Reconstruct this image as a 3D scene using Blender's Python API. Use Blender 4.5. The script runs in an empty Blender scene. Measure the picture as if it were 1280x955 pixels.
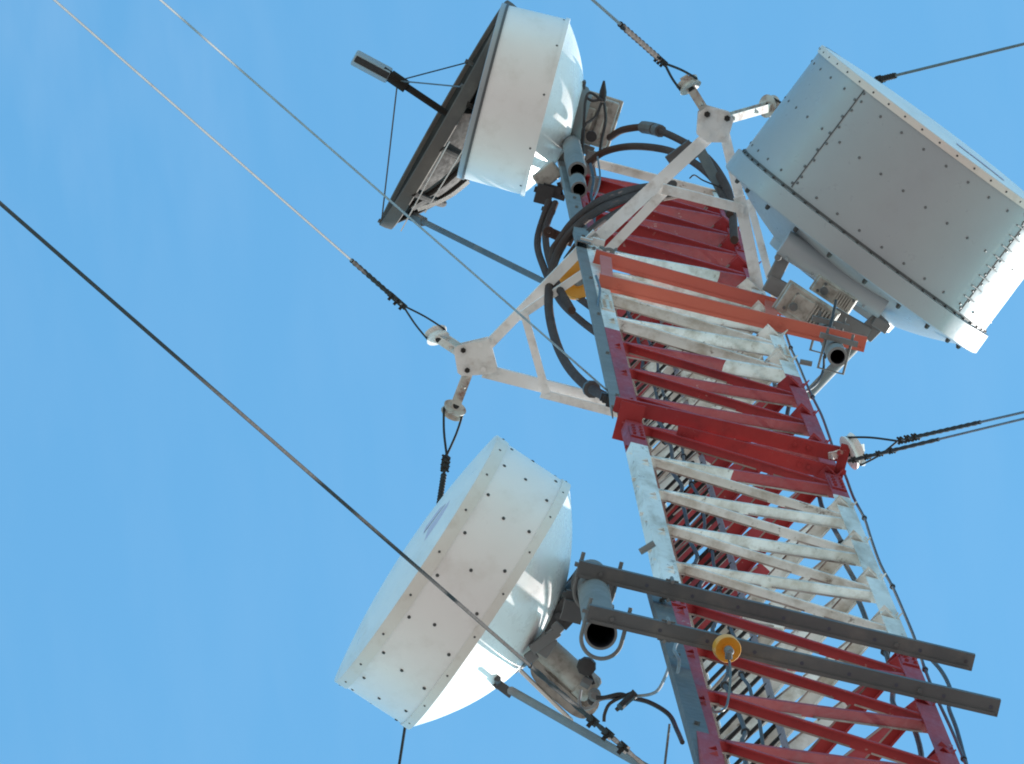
import bpy, math, random
from mathutils import Vector, Matrix
random.seed(7)
C = bpy.context.scene.collection
SC = bpy.context.scene
R_ = math.radians
V = Vector

# ------------------------------------------------------------------ camera
EYE = V((0, 0, 1.6))
KZ = 1.57544                                   # heights below are written in units of KZ metres
F = 14000.0                                    # focal length in photo pixels (1280 wide)
zc = V((489 - 640, 477.5 + 767, -F)).normalized()       # world up seen from the camera
xr = V((0, 0, -1)).cross(zc).normalized()
yr = zc.cross(xr)
ROT = Matrix((xr, yr, zc))                     # camera axes -> world axes
cam_d = bpy.data.cameras.new('camera')
cam = bpy.data.objects.new('camera', cam_d); C.objects.link(cam)
m4 = ROT.to_4x4(); m4.translation = EYE
cam.matrix_world = m4
cam_d.sensor_fit = 'HORIZONTAL'; cam_d.sensor_width = 36.0; cam_d.lens = 36.0 * F / 1280.0
cam_d.clip_start = 0.1; cam_d.clip_end = 3000
SC.camera = cam

# ------------------------------------------------------------------ sky, sun, exposure
SUN_AZ, SUN_EL = R_(39), R_(41)
w = bpy.data.worlds.new('World'); SC.world = w; w.use_nodes = True
nt = w.node_tree; nt.nodes.clear()
wo = nt.nodes.new('ShaderNodeOutputWorld'); bg = nt.nodes.new('ShaderNodeBackground')
sky = nt.nodes.new('ShaderNodeTexSky'); sky.sky_type = 'NISHITA'; sky.sun_disc = False
sky.sun_elevation = SUN_EL; sky.sun_rotation = SUN_AZ
sky.air_density = 1.0; sky.dust_density = 0.6; sky.ozone_density = 3.0
bg.inputs['Strength'].default_value = 0.15
# thin high veil of cloud over part of the sky
tc = nt.nodes.new('ShaderNodeTexCoord'); mp = nt.nodes.new('ShaderNodeMapping'); mp.inputs['Scale'].default_value = (60, 16, 16); mp.inputs['Rotation'].default_value = (0, 0, .7)
nz = nt.nodes.new('ShaderNodeTexNoise'); nz.inputs['Scale'].default_value = 3.0; nz.inputs['Detail'].default_value = 4.0
cr = nt.nodes.new('ShaderNodeValToRGB'); cr.color_ramp.elements[0].position = 0.42; cr.color_ramp.elements[1].position = 0.85
cr.color_ramp.elements[0].color = (0, 0, 0, 1); cr.color_ramp.elements[1].color = (0.07, 0.07, 0.07, 1)
mx = nt.nodes.new('ShaderNodeMixRGB'); mx.inputs['Color2'].default_value = (3.2, 3.4, 3.6, 1)
L = nt.links.new
dwn = ROT @ V((60 - 640, 477.5 - 20, -F)); dwn.normalize()
dp = nt.nodes.new('ShaderNodeVectorMath'); dp.operation = 'DOT_PRODUCT'; dp.inputs[1].default_value = dwn
mr = nt.nodes.new('ShaderNodeMapRange'); mr.inputs[1].default_value = math.cos(R_(1.5)); mr.inputs[2].default_value = 1.0; mr.inputs[3].default_value = .35; mr.inputs[4].default_value = 1.0
L(tc.outputs['Generated'], dp.inputs[0]); L(dp.outputs['Value'], mr.inputs[0])
L(tc.outputs['Generated'], mp.inputs['Vector']); L(mp.outputs['Vector'], nz.inputs['Vector']); L(nz.outputs['Fac'], cr.inputs['Fac'])
tint = nt.nodes.new('ShaderNodeMixRGB'); tint.blend_type = 'MULTIPLY'; tint.inputs['Fac'].default_value = 1.0
tint.inputs['Color2'].default_value = (0.55, 0.98, 0.93, 1)       # the camera's cool white balance
L(sky.outputs['Color'], tint.inputs['Color1'])
mm = nt.nodes.new('ShaderNodeMath'); mm.operation = 'MULTIPLY'; L(cr.outputs['Color'], mm.inputs[0]); L(mr.outputs[0], mm.inputs[1]); L(mm.outputs[0], mx.inputs['Fac']); L(tint.outputs['Color'], mx.inputs['Color1'])
L(mx.outputs['Color'], bg.inputs['Color']); L(bg.outputs['Background'], wo.inputs['Surface'])
sd = bpy.data.lights.new('sun', 'SUN'); sd.energy = 4.0; sd.angle = R_(0.5); sd.color = (1.0, 0.93, 0.87)
sun = bpy.data.objects.new('sun', sd); C.objects.link(sun)
sdir = V((math.sin(SUN_AZ) * math.cos(SUN_EL), math.cos(SUN_AZ) * math.cos(SUN_EL), math.sin(SUN_EL)))
sun.rotation_euler = sdir.to_track_quat('Z', 'Y').to_euler(); sun.location = sdir * 90
SC.view_settings.view_transform = 'Standard'; SC.view_settings.look = 'None'
SC.view_settings.exposure = 1.14; SC.view_settings.gamma = 1.0; SC.view_settings.use_curve_mapping = False
SC.cycles.max_bounces = 6
SC.cycles.filter_width = 1.9

# ------------------------------------------------------------------ placing and mesh helpers
def P(px, py, Z):
    """world point at height Z above the camera, on the line of sight of a photo point"""
    v = ROT @ V((px - 640, 477.5 - py, -F))
    return EYE + v * (Z * KZ / v.z)

class MB:
    def __init__(s): s.v = []; s.f = []; s.mi = []
    def add(s, vs, fs, mi=0):
        n = len(s.v); s.v += [V(p) for p in vs]
        s.f += [tuple(i + n for i in f) for f in fs]; s.mi += [mi] * len(fs)
    def box(s, c, ax, ay, az, mi=0):
        """ax, ay, az: half-extent vectors"""
        c = V(c)
        vs = [c + ax * i + ay * j + az * k for k in (-1, 1) for j in (-1, 1) for i in (-1, 1)]
        s.add(vs, [(0, 2, 3, 1), (4, 5, 7, 6), (0, 1, 5, 4), (2, 6, 7, 3), (0, 4, 6, 2), (1, 3, 7, 5)], mi)
    def bar(s, p, q, w_, h_, up=V((0, 0, 1)), mi=0):
        p, q = V(p), V(q); d = (q - p); l = d.length; d.normalize()
        sx = d.cross(up).normalized(); uz = sx.cross(d).normalized()
        s.box((p + q) / 2, d * l / 2, sx * w_ / 2, uz * h_ / 2, mi)
    def prof(s, p, q, pts, u, v_, mi=0):
        """sweep a closed 2D profile (in u, v) straight from p to q"""
        p, q = V(p), V(q); n = len(pts)
        vs = [p + u * a + v_ * b for a, b in pts] + [q + u * a + v_ * b for a, b in pts]
        fs = [(i, (i + 1) % n, n + (i + 1) % n, n + i) for i in range(n)]
        fs += [tuple(range(n))[::-1], tuple(range(n, 2 * n))]
        s.add(vs, fs, mi)
    def angle(s, p, q, w_, t, u, v_, mi=0, w2=None):
        """an L section: flange w_ along u, flange w2 along v"""
        d = (V(q) - V(p)).normalized()
        u = (u - d * u.dot(d)).normalized(); v_ = (v_ - d * v_.dot(d)).normalized()
        w2 = w2 or w_
        s.prof(p, q, [(0, 0), (w_, 0), (w_, t), (t, t), (t, w2), (0, w2)], u, v_, mi)
    def channel(s, p, q, w_, h_, t, u, v_, mi=0):
        """U section: web w_ along u, flanges h_ along v"""
        a = w_ / 2
        s.prof(p, q, [(-a, 0), (a, 0), (a, h_), (a - t, h_), (a - t, t), (-a + t, t), (-a + t, h_), (-a, h_)], u, v_, mi)
    def tube(s, pts, r, n=8, mi=0, cap=True, radii=None):
        pts = [V(p) for p in pts]; m = len(pts)
        t0 = (pts[1] - pts[0]).normalized()
        a = t0.orthogonal().normalized(); rings = []; vs = []
        for i, p in enumerate(pts):
            t = (pts[min(i + 1, m - 1)] - pts[max(i - 1, 0)]).normalized()
            a = (a - t * a.dot(t)).normalized(); b = t.cross(a)
            rr = radii[i] if radii else r
            vs += [p + (a * math.cos(2 * math.pi * k / n) + b * math.sin(2 * math.pi * k / n)) * rr for k in range(n)]
        fs = []
        for i in range(m - 1):
            for k in range(n):
                fs.append((i * n + k, i * n + (k + 1) % n, (i + 1) * n + (k + 1) % n, (i + 1) * n + k))
        if cap: fs += [tuple(range(n))[::-1], tuple(range((m - 1) * n, m * n))]
        s.add(vs, fs, mi)
    def lathe(s, o, axis, prof, n=96, mi=0, x=None):
        """prof: (distance along the axis, radius)"""
        o = V(o); axis = V(axis).normalized()
        x = V(x) if x is not None else axis.orthogonal()
        x = (x - axis * x.dot(axis)).normalized(); y = axis.cross(x); vs = []; fs = []
        for t, r in prof:
            for k in range(n):
                an = 2 * math.pi * k / n
                vs.append(o + axis * t + (x * math.cos(an) + y * math.sin(an)) * max(r, 1e-5))
        for i in range(len(prof) - 1):
            for k in range(n):
                fs.append((i * n + k, i * n + (k + 1) % n, (i + 1) * n + (k + 1) % n, (i + 1) * n + k))
        s.add(vs, fs, mi)
    def dot(s, c, nrm, r, h, n=8, mi=0):
        """a bolt or rivet head"""
        s.lathe(V(c) - V(nrm) * h * .5, nrm, [(0, r), (h * 1.1, r), (h * 1.5, r * .6), (h * 1.5, 0)], n, mi)
    def hexbolt(s, p, q, r, mi=0): s.tube([p, q], r, 6, mi)
    def build(s, name, mats, parent=None, smooth=35, bevel=0):
        me = bpy.data.meshes.new(name)
        org = ORG.get(parent.name, V((0, 0, 0))) if parent else V((0, 0, 0))
        if parent is None:
            org = sum(s.v, V((0, 0, 0))) / len(s.v)
        me.from_pydata([p - org for p in s.v], [], s.f); 
        if not isinstance(mats, (list, tuple)): mats = [mats]
        for m in mats: me.materials.append(m)
        me.polygons.foreach_set('material_index', s.mi)
        import bmesh
        bm = bmesh.new(); bm.from_mesh(me); bmesh.ops.recalc_face_normals(bm, faces=bm.faces); bm.to_mesh(me); bm.free()
        if smooth:
            me.polygons.foreach_set('use_smooth', [True] * len(me.polygons)); me.set_sharp_from_angle(angle=R_(smooth))
        me.update()
        o = bpy.data.objects.new(name, me); C.objects.link(o)
        if parent: o.parent = parent; ORG[o.name] = org
        else: o.location = org; ORG[o.name] = org
        if bevel:
            b = o.modifiers.new('bevel', 'BEVEL'); b.width = bevel; b.segments = 2; b.limit_method = 'ANGLE'; b.angle_limit = R_(40)
        return o
ORG = {}
def thing(name, label, cat, loc, group=None):
    o = bpy.data.objects.new(name, None); C.objects.link(o); o.location = loc; o.empty_display_size = .1
    o['label'] = label; o['category'] = cat
    if group: o['group'] = group
    ORG[o.name] = V(loc)
    return o
def tag(o, label, cat, group=None):
    o['label'] = label; o['category'] = cat
    if group: o['group'] = group
    return o
def smooth_path(pts, n=10):
    """Catmull-Rom through points"""
    pts = [V(p) for p in pts]; out = []
    q = [pts[0] * 2 - pts[1]] + pts + [pts[-1] * 2 - pts[-2]]
    for i in range(1, len(q) - 2):
        a, b, c, d = q[i - 1:i + 3]
        for k in range(n):
            t = k / n
            out.append(.5 * ((2 * b) + (c - a) * t + (2 * a - 5 * b + 4 * c - d) * t * t + (3 * b - a - 3 * c + d) * t ** 3))
    out.append(pts[-1]); return out

# ------------------------------------------------------------------ materials
def base_mat(name, rough=.5, metal=0.0, spec=.5):
    m = bpy.data.materials.new(name); m.use_nodes = True
    b = m.node_tree.nodes['Principled BSDF']; b.inputs['Roughness'].default_value = rough
    b.inputs['Metallic'].default_value = metal; b.inputs['Specular IOR Level'].default_value = spec
    return m, m.node_tree, b
def noise(t, scale, detail=4, rough=.6, sc=(1, 1, 1)):
    g = t.nodes.new('ShaderNodeNewGeometry'); mp_ = t.nodes.new('ShaderNodeMapping'); mp_.inputs['Scale'].default_value = sc
    n = t.nodes.new('ShaderNodeTexNoise'); n.inputs['Scale'].default_value = scale; n.inputs['Detail'].default_value = detail
    n.inputs['Roughness'].default_value = rough
    t.links.new(g.outputs['Position'], mp_.inputs['Vector']); t.links.new(mp_.outputs['Vector'], n.inputs['Vector'])
    return n.outputs['Fac']
def ramp(t, fac, stops):
    r = t.nodes.new('ShaderNodeValToRGB'); e = r.color_ramp.elements
    while len(e) < len(stops): e.new(.5)
    for i, (p, c) in enumerate(stops): e[i].position = p; e[i].color = (*c, 1) if len(c) == 3 else c
    t.links.new(fac, r.inputs['Fac']); return r.outputs['Color']
def mix(t, fac, a, b, mode='MIX'):
    x = t.nodes.new('ShaderNodeMixRGB'); x.blend_type = mode
    for k, v in (('Fac', fac), ('Color1', a), ('Color2', b)):
        if hasattr(v, 'node'): t.links.new(v, x.inputs[k])
        elif k == 'Fac': x.inputs[k].default_value = v
        else: x.inputs[k].default_value = (*v, 1)
    return x.outputs['Color']
def bump(t, b, fac, strength=.2, dist=.002):
    n = t.nodes.new('ShaderNodeBump'); n.inputs['Strength'].default_value = strength; n.inputs['Distance'].default_value = dist
    t.links.new(fac, n.inputs['Height']); t.links.new(n.outputs['Normal'], b.inputs['Normal'])
W = (1, 1, 1); K = (0, 0, 0)
def worn(name, col, var, stain, rough=.5, metal=0, scale=9, stain_at=(.56, .75), amount=1.0, spec=.5, b_str=.25, rvar=.12):
    m, t, b = base_mat(name, rough, metal, spec)
    n1 = noise(t, scale, 5, .6, (1, 1, .3)); n2 = noise(t, scale * 3.3, 6, .7); n3 = noise(t, scale * .35, 3)
    c = mix(t, ramp(t, n3, [(.3, K), (.7, W)]), col, var)
    st = ramp(t, n1, [(stain_at[0], K), (stain_at[1], (amount,) * 3)])
    st2 = mix(t, 1.0, st, ramp(t, n2, [(.35, (.25,) * 3), (.62, W)]), 'MULTIPLY')
    c = mix(t, st2, c, stain)
    t.links.new(c, b.inputs['Base Color'])
    rr = ramp(t, n2, [(.3, (max(rough - rvar, .05),) * 3), (.7, (min(rough + rvar, 1),) * 3)])
    t.links.new(rr, b.inputs['Roughness'])
    bump(t, b, n2, b_str, .002)
    return m
M = {}
M['white_paint'] = worn('weathered_white_paint', (.80, .785, .775), (.68, .655, .63), (.33, .25, .19), .55, scale=9, stain_at=(.50, .72), amount=.75)
M['dish_white'] = worn('white_dish_coating', (.80, .775, .77), (.745, .72, .71), (.50, .44, .39), .38, scale=6, stain_at=(.5, .8), amount=.6, b_str=.08)
M['dish_back'] = worn('white_reflector_coating', (.80, .80, .80), (.77, .77, .77), (.66, .63, .58), .3, scale=4, stain_at=(.6, .9), amount=.35, b_str=.05)
M['dish_grey'] = worn('pale_grey_coated_metal', (.325, .348, .372), (.30, .32, .345), (.24, .235, .23), .36, scale=5, stain_at=(.58, .85), amount=.4, b_str=.08)
M['dish_grey_light'] = worn('light_grey_coated_metal', (.32, .345, .37), (.29, .315, .34), (.25, .245, .24), .36, scale=5, stain_at=(.58, .85), amount=.4, b_str=.08)
M['lip'] = worn('pinkish_white_edge_band', (.66, .60, .56), (.60, .54, .50), (.42, .35, .30), .5, scale=9, amount=.6)
M['band_white'] = worn('white_rim_band', (.70, .68, .65), (.64, .61, .57), (.45, .39, .33), .42, scale=12, amount=.6, b_str=.1)
M['orange'] = worn('red_oxide_primer_paint', (.45, .088, .062), (.52, .125, .075), (.33, .075, .062), .55, scale=2.2, stain_at=(.5, .8), amount=.7, b_str=.12)
M['steel_dark'] = worn('dark_galvanised_steel', (.105, .108, .112), (.078, .082, .087), (.19, .175, .16), .6, .05, scale=6, stain_at=(.5, .74), amount=.75, spec=.25)
M['galv'] = worn('galvanised_steel', (.20, .203, .205), (.155, .158, .16), (.13, .11, .095), .7, .05, scale=7, amount=.85, spec=.15)
M['cast'] = worn('cast_metal_housing', (.42, .395, .36), (.33, .31, .28), (.14, .12, .10), .5, 0, scale=14, stain_at=(.42, .62), amount=.9)
M['cable'] = worn('brown_black_cable_jacket', (.060, .038, .032), (.078, .052, .045), (.10, .075, .062), .85, spec=.1, scale=12, amount=.7)
M['black'] = worn('black_rubber', (.018, .018, .02), (.026, .026, .028), (.05, .047, .045), .55, scale=20, amount=.6)
M['wire'] = worn('stranded_steel_wire', (.15, .15, .15), (.11, .105, .10), (.07, .055, .045), .42, .5, scale=30, amount=.8)
M['wire_pale'] = worn('pale_stranded_wire', (.25, .25, .255), (.19, .19, .195), (.10, .09, .085), .55, .2, scale=30, amount=.7)
M['wire_dark'] = worn('dark_stranded_wire', (.028, .025, .024), (.038, .033, .03), (.055, .045, .038), .8, 0, spec=.2, scale=30, amount=.7)
M['rust'] = worn('rusty_white_hardware', (.52, .49, .45), (.46, .42, .37), (.20, .085, .055), .6, scale=16, stain_at=(.45, .60), amount=.95)
M['yellow'] = worn('yellow_plastic', (.72, .33, .035), (.62, .27, .03), (.40, .20, .04), .4, scale=14, amount=.5, b_str=.06)
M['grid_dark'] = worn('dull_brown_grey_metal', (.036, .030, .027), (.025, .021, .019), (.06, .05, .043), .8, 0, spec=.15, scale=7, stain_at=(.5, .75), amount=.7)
M['grid_rim'] = worn('brown_grey_rim_metal', (.125, .108, .10), (.095, .082, .077), (.18, .155, .135), .8, 0, scale=5, stain_at=(.48, .7), amount=.7, spec=.1)
M['rivet'] = worn('dark_rivet_metal', (.06, .06, .062), (.05, .05, .05), (.09, .08, .07), .5, .3)
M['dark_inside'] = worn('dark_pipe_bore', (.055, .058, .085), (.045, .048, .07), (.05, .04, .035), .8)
M['rivet_grey'] = worn('grey_rivet_metal', (.13, .135, .14), (.11, .11, .115), (.15, .13, .115), .5, .2)
M['logo'] = worn('faded_purple_print', (.50, .44, .55), (.54, .48, .58), (.6, .56, .62), .5, scale=20)
M['ladder'] = worn('dark_grey_ladder_steel', (.026, .025, .026), (.02, .019, .02), (.05, .036, .03), .85, 0, scale=9, spec=.15)
M['rail'] = worn('mauve_weathered_rail', (.19, .14, .15), (.16, .12, .13), (.12, .09, .08), .6, 0, spec=.25, scale=9)

M['toe'] = worn('sunlit_bar_edge', (.20, .13, .115), (.42, .36, .33), (.10, .055, .045), .7, scale=5, stain_at=(.45, .6), amount=.9, spec=.2)  # edge colour stands in for sunlight along the bar flanges
# tower paint: red and white bands by height
def tower_paint():
    m, t, b = base_mat('banded_tower_paint', .5, 0, .3)
    g = t.nodes.new('ShaderNodeNewGeometry'); s = t.nodes.new('ShaderNodeSeparateXYZ'); t.links.new(g.outputs['Position'], s.inputs[0])
    nb = noise(t, 4, 2)
    def mth(op, a, c=None):
        x = t.nodes.new('ShaderNodeMath'); x.operation = op
        for i, v in enumerate((a, c)):
            if v is None: continue
            if hasattr(v, 'node'): t.links.new(v, x.inputs[i])
            else: x.inputs[i].default_value = v
        return x.outputs[0]
    z = mth('ADD', s.outputs['Z'], mth('MULTIPLY', mth('SUBTRACT', nb, .5), .10))
    k = mth('FLOORED_MODULO', mth('DIVIDE', mth('SUBTRACT', z, 24.6 * KZ + 1.6), 3.45 * KZ), 2.0)
    isred = mth('GREATER_THAN', k, 1.0)
    st_ = (1, 1, .16)
    n1 = noise(t, 10, 6, .65, st_); n2 = noise(t, 34, 6, .7, st_); n3 = noise(t, 2.2, 3, .6, (1, 1, .4)); n4 = noise(t, 20, 5, .7, (1, 1, .22))
    red = mix(t, ramp(t, n3, [(.35, K), (.68, W)]), (.27, .022, .028), (.36, .034, .034))
    red = mix(t, ramp(t, n1, [(.50, K), (.74, (.7,) * 3)]), red, (.16, .018, .024))
    red = mix(t, ramp(t, n4, [(.65, K), (.69, (.6,) * 3)]), red, (.42, .30, .27))
    wht = mix(t, ramp(t, n3, [(.35, K), (.68, W)]), (.75, .72, .70), (.60, .565, .53))
    wht = mix(t, ramp(t, n1, [(.44, K), (.66, (.9,) * 3)]), wht, (.40, .34, .28))
    wht = mix(t, ramp(t, n4, [(.60, K), (.68, (.8,) * 3)]), wht, (.16, .11, .085))
    t.links.new(mix(t, isred, wht, red), b.inputs['Base Color'])
    t.links.new(ramp(t, n2, [(.3, (.45,) * 3), (.7, (.72,) * 3)]), b.inputs['Roughness'])
    bump(t, b, n2, .25, .002)
    return m
M['tower'] = tower_paint()

# ------------------------------------------------------------------ ground
def ground():
    m, t, b = base_mat('dry_ground', .95, 0, .2)
    n1 = noise(t, .35, 6); n2 = noise(t, 6, 6)
    c = mix(t, ramp(t, n1, [(.35, K), (.65, W)]), (.285, .235, .21), (.235, .205, .165))
    c = mix(t, ramp(t, n2, [(.4, K), (.7, (.6,) * 3)]), c, (.30, .28, .245))
    t.links.new(c, b.inputs['Base Color']); bump(t, b, n2, .6, .02)
    mb = MB(); n = 40; S = 900.0
    vs = []; fs = []
    for j in range(n + 1):
        for i in range(n + 1):
            x = (i / n - .5) * 2; y = (j / n - .5) * 2
            x = math.copysign(abs(x) ** 2.2, x) * S; y = math.copysign(abs(y) ** 2.2, y) * S
            d = math.hypot(x, y)
            vs.append((x, y, 0 if d < 20 else .25 * math.sin(x * .031) * math.cos(y * .027) * min(1, (d - 20) / 60)))
    for j in range(n):
        for i in range(n): fs.append((j * (n + 1) + i, j * (n + 1) + i + 1, (j + 1) * (n + 1) + i + 1, (j + 1) * (n + 1) + i))
    mb.add(vs, fs)
    o = mb.build('ground', m); o['kind'] = 'structure'
    return o
ground()

# ------------------------------------------------------------------ the lattice mast
A = V((0.43900, 4.24961)); B = V((1.27649, 4.57918)); CC = V((0.57233, 5.13968))
HD = V((0.93054, 0.36619, 0))                   # along the face A-B
NF = V((HD.y, -HD.x, 0))                        # out of that face, towards the camera
UP = V((0, 0, 1))
def at(leg, Z): return V((leg.x, leg.y, EYE.z + Z * KZ))
def H(y, leg=A):
    """height above the camera at which a leg crosses row y of the photo"""
    lo, hi = 8.0, 90.0
    for _ in range(50):
        mid = (lo + hi) / 2
        c = ROT.transposed() @ (at(leg, mid) - EYE)
        if 477.5 - F * c.y / -c.z > y: lo = mid
        else: hi = mid
    return lo
TOP = 38.75
BASE = -1.6 / KZ
cen = (A + B + CC) / 3
mast = thing('lattice_mast', 'tall triangular lattice mast with red and white painted bands carrying the dishes', 'mast', (cen.x, cen.y, 0))
def d3(a, b): v = b - a; return V((v.x, v.y, 0)).normalized()
def rotz(v, deg): return Matrix.Rotation(R_(deg), 3, 'Z') @ v
def leg(corner, u, sgn, fl=.070):
    mb = MB()
    v = rotz(u, 100 * sgn)
    mb.prof(at(corner, BASE), at(corner, TOP), [(0, 0), (fl, 0), (fl, .006), (.006, .006), (.006, .048), (0, .048)], u, v)
    z = 20.5
    k = 0
    while z < TOP - .2:                           # step bolts and splice plates
        p = at(corner, z) + v * .026
        if k % 3 == 0: mb.hexbolt(p - u * .012, p + u * .008, .008)
        if k % 14 == 0:
            q = at(corner, z) + u * fl * .5 - rotz(u, 90 * sgn) * .004
            mb.box(q, u * fl * .42, rotz(u, 90 * sgn) * .004, UP * .22)
            for dz in (-.16, -.05, .06, .17):
                for du in (-.016, .016): mb.hexbolt(q + u * du + UP * dz, q + u * du + UP * dz - rotz(u, 90 * sgn) * .014, .008)
        z += .28; k += 1
    return mb
leg(A, HD, 1).build('leg', M['tower'], mast)
leg(B, -HD, -1).build('leg', M['tower'], mast)
leg(CC, d3(CC, B), 1, .06).build('leg', M['tower'], mast)
PITCH, Z0 = .84, 27.88
def brace(mb, p, q, out, wid=.040, jig=0):
    """an angle bar: one flange flat, one upright, bolted to the outside of the legs"""
    inn = -out
    mb.angle(p, q, wid, .005, inn, UP if jig else -UP, w2=wid * .8)
    d = (q - p).normalized()
    nd = d.cross(out).normalized(); nd = nd if nd.z < 0 else -nd
    for k, (f0, f1) in enumerate(((.06, .50), (.55, .93)) if jig else ((.08, .62), (.70, .95))):   # contrasting strips painting in the sunlit flange edge
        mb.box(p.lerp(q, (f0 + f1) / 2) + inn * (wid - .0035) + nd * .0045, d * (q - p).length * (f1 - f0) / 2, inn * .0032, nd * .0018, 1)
    for e, s in ((p, 1), (q, -1)):
        mb.hexbolt(e + d * .03 * s + inn * .01 - UP * .012, e + d * .03 * s + out * .006 - UP * .012, .0055)
def face_bars(l0, l1, k0, k1):
    """zigzag bars of the face between two legs: [(p, q, out)]"""
    e = d3(l0, l1); out = V((e.y, -e.x, 0))
    mid = (l0 + l1) / 2 - cen
    if out.dot(V((mid.x, mid.y, 0))) < 0: out = -out
    res = []
    for k in range(k0, k1):
        z = Z0 + PITCH * k
        a1 = at(l0, z) - out * .008 + e * .012; b1 = at(l1, z - .28) - out * .008 - e * .012
        b2 = at(l1, z - .37) - out * .008 - e * .012; a2 = at(l0, z - PITCH - .10) - out * .008 + e * .012
        for p, q, j in ((a1, b1, 0), (b2, a2, 1)):
            if max(p.z, q.z) - 1.6 < TOP * KZ and min(p.z, q.z) > .15: res.append((p, q, out, j))
    return res
front = face_bars(A, B, -9, 14); back = face_bars(B, CC, -4, 14)
for i_, (p, q, out, j) in enumerate(front + back):
    mb = MB(); r = random.Random(int(p.z * 1000))
    p = p + UP * r.uniform(-.012, .012); q = q + UP * r.uniform(-.012, .012)
    zz = (p.z - EYE.z) / KZ; wd = .041 if zz < 27.9 else (.045 if zz < 31.3 else (.060 if zz < 34.7 else .076))
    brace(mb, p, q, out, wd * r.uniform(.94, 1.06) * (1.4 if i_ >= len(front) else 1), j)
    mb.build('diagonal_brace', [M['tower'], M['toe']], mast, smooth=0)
mb = MB()
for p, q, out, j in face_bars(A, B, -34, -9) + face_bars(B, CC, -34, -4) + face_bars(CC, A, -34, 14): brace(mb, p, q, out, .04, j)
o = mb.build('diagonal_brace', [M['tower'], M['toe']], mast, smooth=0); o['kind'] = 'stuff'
for l0, l1 in ((A, B), (B, CC), (CC, A)):
    mb = MB(); e = d3(l0, l1); out = V((e.y, -e.x, 0))
    mb.angle(at(l0, TOP - .03) + out * .012, at(l1, TOP - .03) + out * .012, .05, .006, -out, -UP)
    mb.build('top_rail', M['tower'], mast, smooth=0)

# ladder on the far face
lad_r = CC + (B - CC) * .38; lad_l = CC + (B - CC) * .03
eBC = d3(CC, B); inBC = -V((eBC.y, -eBC.x, 0)) * 1.0
if inBC.dot(V(((A - CC).x, (A - CC).y, 0))) < 0: inBC = -inBC
lad = thing('ladder', 'dark steel ladder with close rungs running up inside the mast', 'ladder', (lad_l.x, lad_l.y, 20))
for l in (lad_l, lad_r):
    mb = MB(); mb.bar(at(l, 19.5) + inBC * .07, at(l, TOP - .3) + inBC * .07, .024, .010, inBC); mb.build('side_rail', M['rail'], lad, smooth=0)
zs = 23.2; first = None
while zs < TOP - .4:
    if first is None:
        mb = MB(); mb.tube([at(lad_l, zs) + inBC * .07, at(lad_r, zs) + inBC * .07], .0085, 8); first = mb.build('rung', M['ladder'], lad); z_first = zs
    else:
        c = first.copy(); C.objects.link(c); c.parent = lad; c.location = (0, 0, (zs - z_first) * KZ)
    zs += .245

# cables climbing inside the mast and along its outer leg
def climb(base2, z0, z1, amp, r, seed, label, mat='black', step=.3):
    rnd = random.Random(seed); pts = []; z = z0
    while z < z1:
        pts.append(V((base2.x + rnd.uniform(-amp, amp), base2.y + rnd.uniform(-amp, amp), EYE.z + KZ * z))); z += step
    mb = MB(); mb.tube(smooth_path(pts, 4), r, 7)
    for p in pts[::3]: mb.tube([p - UP * .02, p + UP * .02], r * 1.9, 6)
    return tag(mb.build('feeder_cable', M[mat]), label, 'cable', 'cables climbing the mast')
i2 = V((inBC.x, inBC.y))
climb(lad_l + (lad_r - lad_l) * .55 + i2 * .10, 20.0, 37.5, .022, .009, 1, 'thin wavy black cable hanging in front of the middle of the ladder rungs')
climb(lad_l + (lad_r - lad_l) * .80 + i2 * .11, 20.0, 36.0, .018, .007, 2, 'thin black cable hanging beside the right rail of the ladder')
climb(lad_l + (lad_r - lad_l) * .12 + i2 * .12, 19.8, 37.0, .012, .016, 3, 'thick brown cable climbing at the left edge of the ladder', 'cable')
climb(B + V((-.10, .09)), 20.0, 36.5, .030, .010, 4, 'tangled black cable hanging inside the right leg of the mast', step=.42)
climb(B + V((.026, .030)), 19.5, 34.0, .006, .0058, 5, 'thin black cable tied along the outer right edge of the mast', step=.55)

# ------------------------------------------------------------------ white outrigger frames that hold the guys
ZS = 34.6
def white_arm(root, p, q, wid=.052, z0=ZS, z1=ZS, name='arm', fl=1, mat='white_paint'):
    a = P(*p, z0); b = P(*q, z1); d = (b - a).normalized(); sd_ = UP.cross(d).normalized()
    mb = MB(); mb.angle(a - sd_ * wid / 2 * fl, b - sd_ * wid / 2 * fl, wid, .006, sd_ * fl, UP, w2=wid)
    l = (b - a).length
    for t in (.035, .09, l - .035, l - .09):
        c = a + d * t; mb.hexbolt(c - UP * .012, c + UP * .02, .009)
    return mb.build(name, M[mat], root, smooth=0)
def apex_plate(root, pts, Zc, thick=.09):
    """two stacked gusset plates with bolts, outline given by photo points"""
    mb = MB()
    for dz, t in ((0, .010), (thick, .010)):
        vs = [P(*p, Zc) + UP * dz for p in pts]; n = len(vs)
        vs2 = [p + UP * t for p in vs]
        mb.add(vs + vs2, [tuple(range(n)), tuple(range(n, 2 * n))] + [(i, (i + 1) % n, n + (i + 1) % n, n + i) for i in range(n)])
    return mb
of1 = thing('guy_outrigger', 'white steel outrigger frame pointing left with a square end plate over the lower dish', 'outrigger frame', P(592, 450, ZS), 'outrigger frames on the mast')
white_arm(of1, (609, 433), (746, 292), .050)
white_arm(of1, (648, 397), (745, 331), .038, ZS - .06, ZS - .06)
white_arm(of1, (604, 464), (778, 508), .064)
white_arm(of1, (676, 492), (776, 518), .040, ZS - .06, ZS - .06)
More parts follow.
